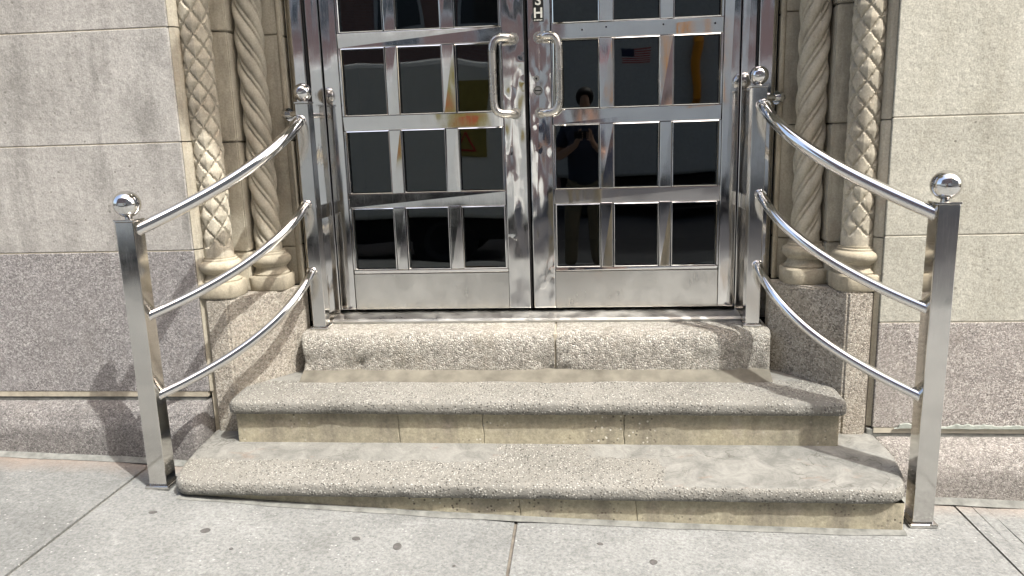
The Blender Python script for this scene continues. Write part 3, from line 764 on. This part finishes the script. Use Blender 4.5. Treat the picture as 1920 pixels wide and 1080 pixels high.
# PUSH sign, lock, round badge on the right door's meeting stile
b = BM(); box(b, .031, .076, -.0045, -.0021, 1.232, 1.475, .0008, 1); sign = obj('push_sign', b, 'signblack', dr)
def text_mesh(txt, size, loc, mat, parent, name):
    cu = bpy.data.curves.new('t', 'FONT'); cu.body = txt; cu.size = size; cu.extrude = .0006; cu.align_x = 'CENTER'; cu.offset = .0012
    o = bpy.data.objects.new('t', cu); COL.objects.link(o)
    dg = bpy.context.evaluated_depsgraph_get(); me = bpy.data.meshes.new_from_object(o.evaluated_get(dg))
    bpy.data.objects.remove(o)
    me.materials.clear(); me.materials.append(MAT[mat])
    m = Matrix.Translation(loc) @ Matrix.Rotation(R(90), 4, 'X'); me.transform(m)
    q = bpy.data.objects.new(name, me); COL.objects.link(q); q.parent = parent; return q
for k, ch in enumerate('PUSH'): text_mesh(ch, .056, (.0535, -.0055, 1.4 - k * .0505), 'signwhite', sign, 'letter')
b = BM()
for k in range(6): box(b, .036 + k * .006, .0405 + k * .006, -.0056, -.0044, 1.236 + (k % 2) * .001, 1.241)
obj('small_print', b, 'signwhite', sign)
b = BM(); tube(b, [(.040, 0, 1.003), (.040, -.008, 1.003), (.040, -.010, 1.003)], .013, 24); lk = flat_caps(obj('lock_cylinder', b, 'handle', dr))
b = BM(); tube(b, [(.040, -.009, 1.003), (.040, -.0105, 1.003)], .004, 12); box(b, .0388, .0412, -.0106, -.009, .995, 1.003); obj('keyhole', b, 'black', lk)
b = BM(); tube(b, [(.046, -.001, .953), (.046, -.0042, .953)], .0205, 32); bd = flat_caps(obj('round_badge', b, 'steel_t', dr))
b = BM()
for r0, r1 in ((.0185, .0165), (.0125, .0115)):
    n_ = 40
    for k in range(n_):
        a0, a1 = 2 * math.pi * k / n_, 2 * math.pi * (k + 1) / n_
        b.faces.new([b.verts.new((.046 + q * math.cos(t), -.0046, .953 + q * math.sin(t))) for q, t in ((r0, a0), (r0, a1), (r1, a1), (r1, a0))])
box(b, .033, .059, -.0048, -.0044, .9505, .9555)
for k in range(16):
    a = 2 * math.pi * k / 16; x, z = .046 + .0145 * math.cos(a), .953 + .0145 * math.sin(a); box(b, x - .0011, x + .0011, -.0047, -.0044, z - .0013, z + .0013)
obj('badge_mark', b, 'signblack', bd)

# dim lobby behind the glass
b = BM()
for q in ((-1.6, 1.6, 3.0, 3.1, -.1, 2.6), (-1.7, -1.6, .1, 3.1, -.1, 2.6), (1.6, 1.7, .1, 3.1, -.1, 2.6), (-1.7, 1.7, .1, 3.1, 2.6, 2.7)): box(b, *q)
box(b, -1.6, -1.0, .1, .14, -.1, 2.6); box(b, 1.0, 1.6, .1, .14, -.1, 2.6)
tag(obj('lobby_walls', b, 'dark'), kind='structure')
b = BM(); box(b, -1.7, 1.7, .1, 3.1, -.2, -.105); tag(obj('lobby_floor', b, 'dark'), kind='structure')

# ------------------------------------------------------------------ handrails
PLAN = [(.938, -.198), (.964, -.411), (1.117, -.473), (1.384, -.716)]
RZ = [(.855, .73, .616, .474), (.508, .393, .259, .152), (.219, .08, -.059, -.158)]
def handrail(s):
    side = 'left' if s < 0 else 'right'
    hr = empty('handrail', 'curved chrome handrail with ball topped posts on the %s of the steps' % side, 'handrail', (s * 1.405, -.72, gz(s * 1.4)), 'pair of chrome handrails')
    def post(px, py, zb, zt, h_, rb, zball, pl):
        bm = BM(); box(bm, px - h_, px + h_, py - h_, py + h_, zb + .004, zt, .003); p = obj('post', bm, 'post', hr)
        bm = BM(); q = h_ + .003; box(bm, px - q, px + q, py - q, py + q, zt + .0005, zt + .008, .0015); obj('post_cap', bm, 'post', p)
        bm = BM(); tube(bm, [(px, py, zt + .007), (px, py, zball - rb * .9)], .014, 20); flat_caps(obj('ball_neck', bm, 'chrome', p))
        bm = BM(); sphere(bm, (px, py, zball), rb); obj('ball_finial', bm, 'chrome', p, True)
        bm = BM(); q = h_ + pl; box(bm, px - q, px + q, py - q, py + q, zb + .001, zb + .015, .004); obj('base_plate', bm, 'post', p)
    post(s * 1.408, -.722, gz(s * 1.408), .506, .035, .0485, .5675, .013)
    post(s * .925, -.168, -.041, .925, .029, .0375, .9705, .010)
    for i, z in enumerate(RZ):
        pts = bez([(s * PLAN[k][0], PLAN[k][1], z[k]) for k in range(4)])
        pts = [Vector((s * .930, -.175, z[0] + .006))] + pts + [pts[-1] + (pts[-1] - pts[-2]).normalized() * .03]
        rr = .0235 if i == 0 else .0185
        bm = BM(); tube(bm, pts, rr, 28); flat_caps(obj('rail', bm, 'chrome', hr))
        for e, (px, py) in ((1, (s * .930, -.199)),):
            bm = BM(); tube(bm, [pts[1] + Vector((0, .0, 0)), pts[1] + (pts[2] - pts[1]).normalized() * .006], rr + .0035, 24); flat_caps(obj('weld_collar', bm, 'chrome', hr))
        bm = BM(); tube(bm, [pts[-2] - (pts[-2] - pts[-3]).normalized() * .004, pts[-2] + (pts[-2] - pts[-3]).normalized() * .004], rr + .002, 24); flat_caps(obj('weld_collar', bm, 'chrome', hr))
    # fixing into the stone beside the top of the back post
    z = .885
    bm = BM(); tube(bm, [(s * .955, -.155, z), (s * 1.00, -.135, z), (s * 1.035, -.120, z)], .012, 16); br = flat_caps(obj('wall_bracket', bm, 'chrome', hr))
    bm = BM(); a, c = Vector((s * 1.004, -.133, z)), Vector((s * 1.018, -.127, z)); tube(bm, [a, c], .027, 24); flat_caps(obj('bracket_flange', bm, 'chrome', br))
    for z in (.47,):
        bm = BM(); box(bm, *sorted((s * .895, s * .915)), -.138, -.01, z - .03, z + .03, .002); obj('frame_bracket', bm, 'post', hr)
handrail(-1); handrail(1)

# ------------------------------------------------------------------ the street the steel reflects
def windows(p, x0, x1, n, y, z0, h, rows, dz, wfrac=.45):
    pitch = (x1 - x0) / n; wd = pitch * wfrac
    me = mp = None
    for j in range(rows):
        for i in range(n):
            cx, cz = x0 + pitch * (i + .5), z0 + dz * j
            if me is None:
                bm = BM(); box(bm, -wd / 2 - .09, wd / 2 + .09, 0, .08, -.12, h + .12); box(bm, -wd / 2 - .02, wd / 2 + .02, .08, .10, h * .48, h * .52)
                f = obj('window', bm, 'window_trim', p); me = f.data
                bm = BM(); box(bm, -wd / 2, wd / 2, .081, .09, 0, h); g_ = obj('window_pane', bm, 'winglass', f); mp = g_.data
            else:
                f = bpy.data.objects.new('window', me); COL.objects.link(f); f.parent = p
                g_ = bpy.data.objects.new('window_pane', mp); COL.objects.link(g_); g_.parent = f
            f['_at'] = (cx, y + .002, cz)
def building(name, label, x0, x1, y0, y1, zt, mat, nwin, rows, dz, h, z0):
    r_ = empty(name, label, 'building', (0, 0, 0))
    bm = BM(); box(bm, x0, x1, y1, y0, -.7, zt); obj('facade', bm, mat, r_)
    bm = BM(); box(bm, x0 - .02, x1 + .02, y0 + .002, y0 + .25, zt - .6, zt + .02, .03); obj('cornice', bm, 'window_trim', r_)
    windows(r_, x0 + .5, x1 - .5, nwin, y0, z0, h, rows, dz)
    return r_
building('brick_building', 'pink brick row building across the street with white windows', -26, 6.0, -17, -29, 24, 'brick', 14, 6, 3.4, 1.9, 3.6)
building('brick_building', 'buff brick row building across the street with white windows', 6.1, 18.7, -17, -29, 26, 'brick2', 7, 6, 3.6, 2.0, 3.8)
building('brick_building', 'shorter buff brick building at the right end of the street', 18.8, 44, -17, -28, 17, 'brick2', 9, 4, 3.4, 1.8, 3.4)
def wheel(p, x, y, z, r_):
    bm = BM(); lathe(bm, 0, 0, [(r_ * .72, -.11), (r_ * .95, -.11), (r_, -.08), (r_, .08), (r_ * .95, .11), (r_ * .72, .11)], 28)
    m = Matrix.Translation((x, y, z)) @ Matrix.Rotation(R(90), 4, 'X'); bmesh.ops.transform(bm, matrix=m, verts=bm.verts[:])
    t = flat_caps(obj('wheel', bm, 'tyre', p))
    bm = BM(); lathe(bm, 0, 0, [(r_ * .3, -.10), (r_ * .6, -.12), (r_ * .62, -.10), (r_ * .62, .10), (r_ * .6, .12), (r_ * .3, .10)], 24)
    bmesh.ops.transform(bm, matrix=m, verts=bm.verts[:]); flat_caps(obj('rim', bm, 'asphalt', t))
van = empty('parked_van', 'white box van parked at the kerb facing the doors', 'van', (-3, -6, -.8))
b = BM(); box(b, -4.9, -.55, -7.2, -5.25, -.15, 1.62, .05); obj('cargo_box', b, 'white_paint', van)
b = BM(); box(b, -6.6, -4.95, -7.1, -5.3, -.30, 1.25, .18, 3); obj('cab', b, 'white_paint', van)
b = BM(); box(b, -6.1, -5.2, -5.32, -5.285, .45, 1.0, .02); obj('side_window', b, 'winglass', van)
b = BM(); box(b, -6.4, -.6, -7.0, -5.4, -.42, -.16, .02); obj('chassis', b, 'black', van)
b = BM(); box(b, -1.30, -.80, -5.249, -5.235, .55, 1.42, .004); yp = obj('yellow_panel', b, 'yellow', van)
b = BM()
for k, (xa, xb, z_) in enumerate(((-1.2, -1.08, 1.02), (-1.06, -.92, 1.02), (-1.2, -1.02, .92), (-1.0, -.9, .92))): box(b, xa, xb, -5.235, -5.230, z_, z_ + .055)
for q0, q1 in (((-1.17, .62), (-1.05, .82)), ((-1.05, .82), (-.93, .62)), ((-.93, .62), (-1.17, .62))): tube(b, [(q0[0], -5.232, q0[1]), (q1[0], -5.232, q1[1])], .012, 6)
obj('panel_marking', b, 'red', yp)
for x in (-5.8, -1.4):
    for y in (-5.5, -6.9): wheel(van, x, y, -.42, .37)
trk = empty('parked_truck', 'grey box truck parked at the far kerb', 'truck', (2, -11.7, -.8))
b = BM(); box(b, -.3, 2.9, -12.9, -10.6, .05, 3.2, .05); obj('cargo_box', b, 'grey_paint', trk)
b = BM(); box(b, 2.95, 4.7, -12.8, -10.7, -.25, 1.9, .18, 3); obj('cab', b, 'grey_paint', trk)
b = BM(); box(b, 3.2, 4.2, -10.71, -10.68, .95, 1.6, .02); obj('side_window', b, 'winglass', trk)
b = BM(); box(b, -.2, 4.5, -12.7, -10.8, -.38, .04, .02); obj('chassis', b, 'black', trk)
b = BM(); tube(b, [(2.24, -10.61, 1.2), (2.24, -10.52, 1.27), (2.24, -10.52, 2.36), (2.24, -10.61, 2.43)], .06, 12); obj('grab_rail', b, 'orange', trk)
for x in (.5, 3.8):
    for y in (-10.9, -12.6): wheel(trk, x, y, -.36, .43)
fx0, fx1, fz0, fz1 = .93, 1.49, 1.99, 2.31      # striped flag decal on the flank
b = BM(); box(b, fx0, fx1, -10.599, -10.592, fz0, fz1); flag = obj('flag_decal', b, 'window_trim', trk)
b = BM()
for k in range(0, 13, 2):
    h_ = (fz1 - fz0) / 13; box(b, fx0, fx1, -10.5918, -10.590, fz0 + k * h_, fz0 + (k + 1) * h_)
obj('flag_stripe', b, 'red', flag)
b = BM(); box(b, fx0, fx0 + .23, -10.5895, -10.588, fz0 + (fz1 - fz0) * 6 / 13, fz1); obj('flag_canton', b, 'blue_paint', flag)

# the photographer, seen only as a reflection in the glass and steel
def skin(name, nodes, edges, mat, parent, sub=2, root=0):
    me = bpy.data.meshes.new(name); me.from_pydata([n_[0] for n_ in nodes], edges, []); me.materials.append(MAT[mat])
    o = bpy.data.objects.new(name, me); COL.objects.link(o)
    m_ = o.modifiers.new('skin', 'SKIN'); m_.use_smooth_shade = True
    if not me.skin_vertices:
        bpy.context.view_layer.objects.active = o; bpy.ops.mesh.customdata_skin_add()
    for k, n_ in enumerate(nodes):
        r_ = n_[1]; me.skin_vertices[0].data[k].radius = r_ if isinstance(r_, tuple) else (r_, r_)
        me.skin_vertices[0].data[k].use_root = k == root
    sb = o.modifiers.new('sub', 'SUBSURF'); sb.levels = sb.render_levels = sub
    if parent: o.parent = parent
    return o
MAT['skin'] = plain('skin_tone', (.42, .25, .18), .55); MAT['khaki'] = plain('khaki_cotton', (.20, .17, .12), .9); MAT['shirt'] = plain('dark_blue_shirt', (.03, .04, .07), .9); MAT['hair'] = plain('dark_hair', (.02, .015, .012), .6)
px, py, gz_ = .26, -3.78, gz(.26)
def P(x, y, z): return (px + x, py + y, gz_ + z)
def limb(s_):
    return [P(s_ * .19, 0, 1.42), P(s_ * .25, .04, 1.15), P(s_ * .10, .29, 1.26), P(s_ * .065, .37, 1.33)]
nodes = [(P(0, 0, .98), .12), (P(0, .01, 1.2), .12), (P(0, 0, 1.40), .10), (P(0, .015, 1.50), .055), (P(0, .03, 1.57), .062), (P(0, .035, 1.66), (.078, .092)), (P(0, .03, 1.735), (.06, .07)), (P(0, .115, 1.635), .016)]
edges = [(0, 1), (1, 2), (2, 3), (3, 4), (4, 5), (5, 6), (5, 7)]
for s_ in (-1, 1):
    i0 = len(nodes)
    L = limb(s_); nodes += [(L[0], .052), (L[1], .042), (L[2], .028), (L[3], (.036, .018))]
    edges += [(2, i0), (i0, i0 + 1), (i0 + 1, i0 + 2), (i0 + 2, i0 + 3)]
    for f in range(4):                            # fingers curl round the phone
        z = 1.375 - f * .021; ln = (.9, 1.0, .95, .8)[f]; k0 = len(nodes)
        nodes += [(P(s_ * .055, .395, z), .0095), (P(s_ * (.055 - .022 * ln), .418, z), .0085), (P(s_ * (.055 - .035 * ln), .452, z), .0075)]
        edges += [(i0 + 3, k0), (k0, k0 + 1), (k0 + 1, k0 + 2)]
    k0 = len(nodes); nodes += [(P(s_ * .06, .40, 1.40), .011), (P(s_ * .04, .435, 1.415), .009)]; edges += [(i0 + 3, k0), (k0, k0 + 1)]
    k0 = len(nodes); nodes += [(P(s_ * .10, 0, .92), .095), (P(s_ * .12, .02, .50), .058), (P(s_ * .13, -.01, .10), .042), (P(s_ * .135, .11, .035), .036), (P(s_ * .14, .17, .03), .028)]
    edges += [(0, k0), (k0, k0 + 1), (k0 + 1, k0 + 2), (k0 + 2, k0 + 3), (k0 + 3, k0 + 4)]
person = skin('person', nodes, edges, 'skin', None)
tag(person, 'person in khaki trousers and dark shirt photographing the doors with a phone', 'person', kind='thing')
sh = [(P(0, 0, .86), (.19, .16)), (P(0, .0, 1.02), (.19, .165)), (P(0, .01, 1.2), (.19, .165)), (P(0, 0, 1.41), (.15, .13)), (P(0, .005, 1.475), .075)]
se = [(0, 1), (1, 2), (2, 3), (3, 4)]
tr = [(P(0, 0, .98), (.155, .12))]; te = []
for s_ in (-1, 1):
    L = limb(s_); k0 = len(sh); sh += [(L[0], .072), (Vector(L[0]).lerp(Vector(L[1]), .75), .06)]; se += [(3, k0), (k0, k0 + 1)]
    k0 = len(tr); tr += [(P(s_ * .10, 0, .90), .112), (P(s_ * .12, .02, .50), .08), (P(s_ * .13, -.01, .12), .068)]; te += [(0, k0), (k0, k0 + 1), (k0 + 1, k0 + 2)]
skin('shirt', sh, se, 'shirt', person); skin('trousers', tr, te, 'khaki', person)
b = BM(); sphere(b, P(0, .015, 1.70), .098, 20, 12)
for v in b.verts:
    if v.co.y > py + .06 and v.co.z < gz_ + 1.71: v.co.y = py + .05
    if v.co.z < gz_ + 1.62: v.co.z = gz_ + 1.62
obj('hair', b, 'hair', person, True)
for s_ in (-1, 1):
    b = BM(); box(b, px + s_ * .135 - .045, px + s_ * .135 + .045, py - .07, py + .20, gz_ + .002, gz_ + .085, .03, 3); obj('shoe', b, 'black', person)
b = BM(); box(b, px - .075 - .036, px + .075 - .036, -3.345, -3.337, gz_ + 1.325, gz_ + 1.40, .004)
tag(obj('phone', b, 'black'), 'black phone held in both hands by the person', 'phone', kind='thing')

# windows were modelled round their own corner: move them home, then set every thing's base point
for o in bpy.data.objects:
    if '_at' in o.keys(): o.location = o['_at']; del o['_at']
settle()
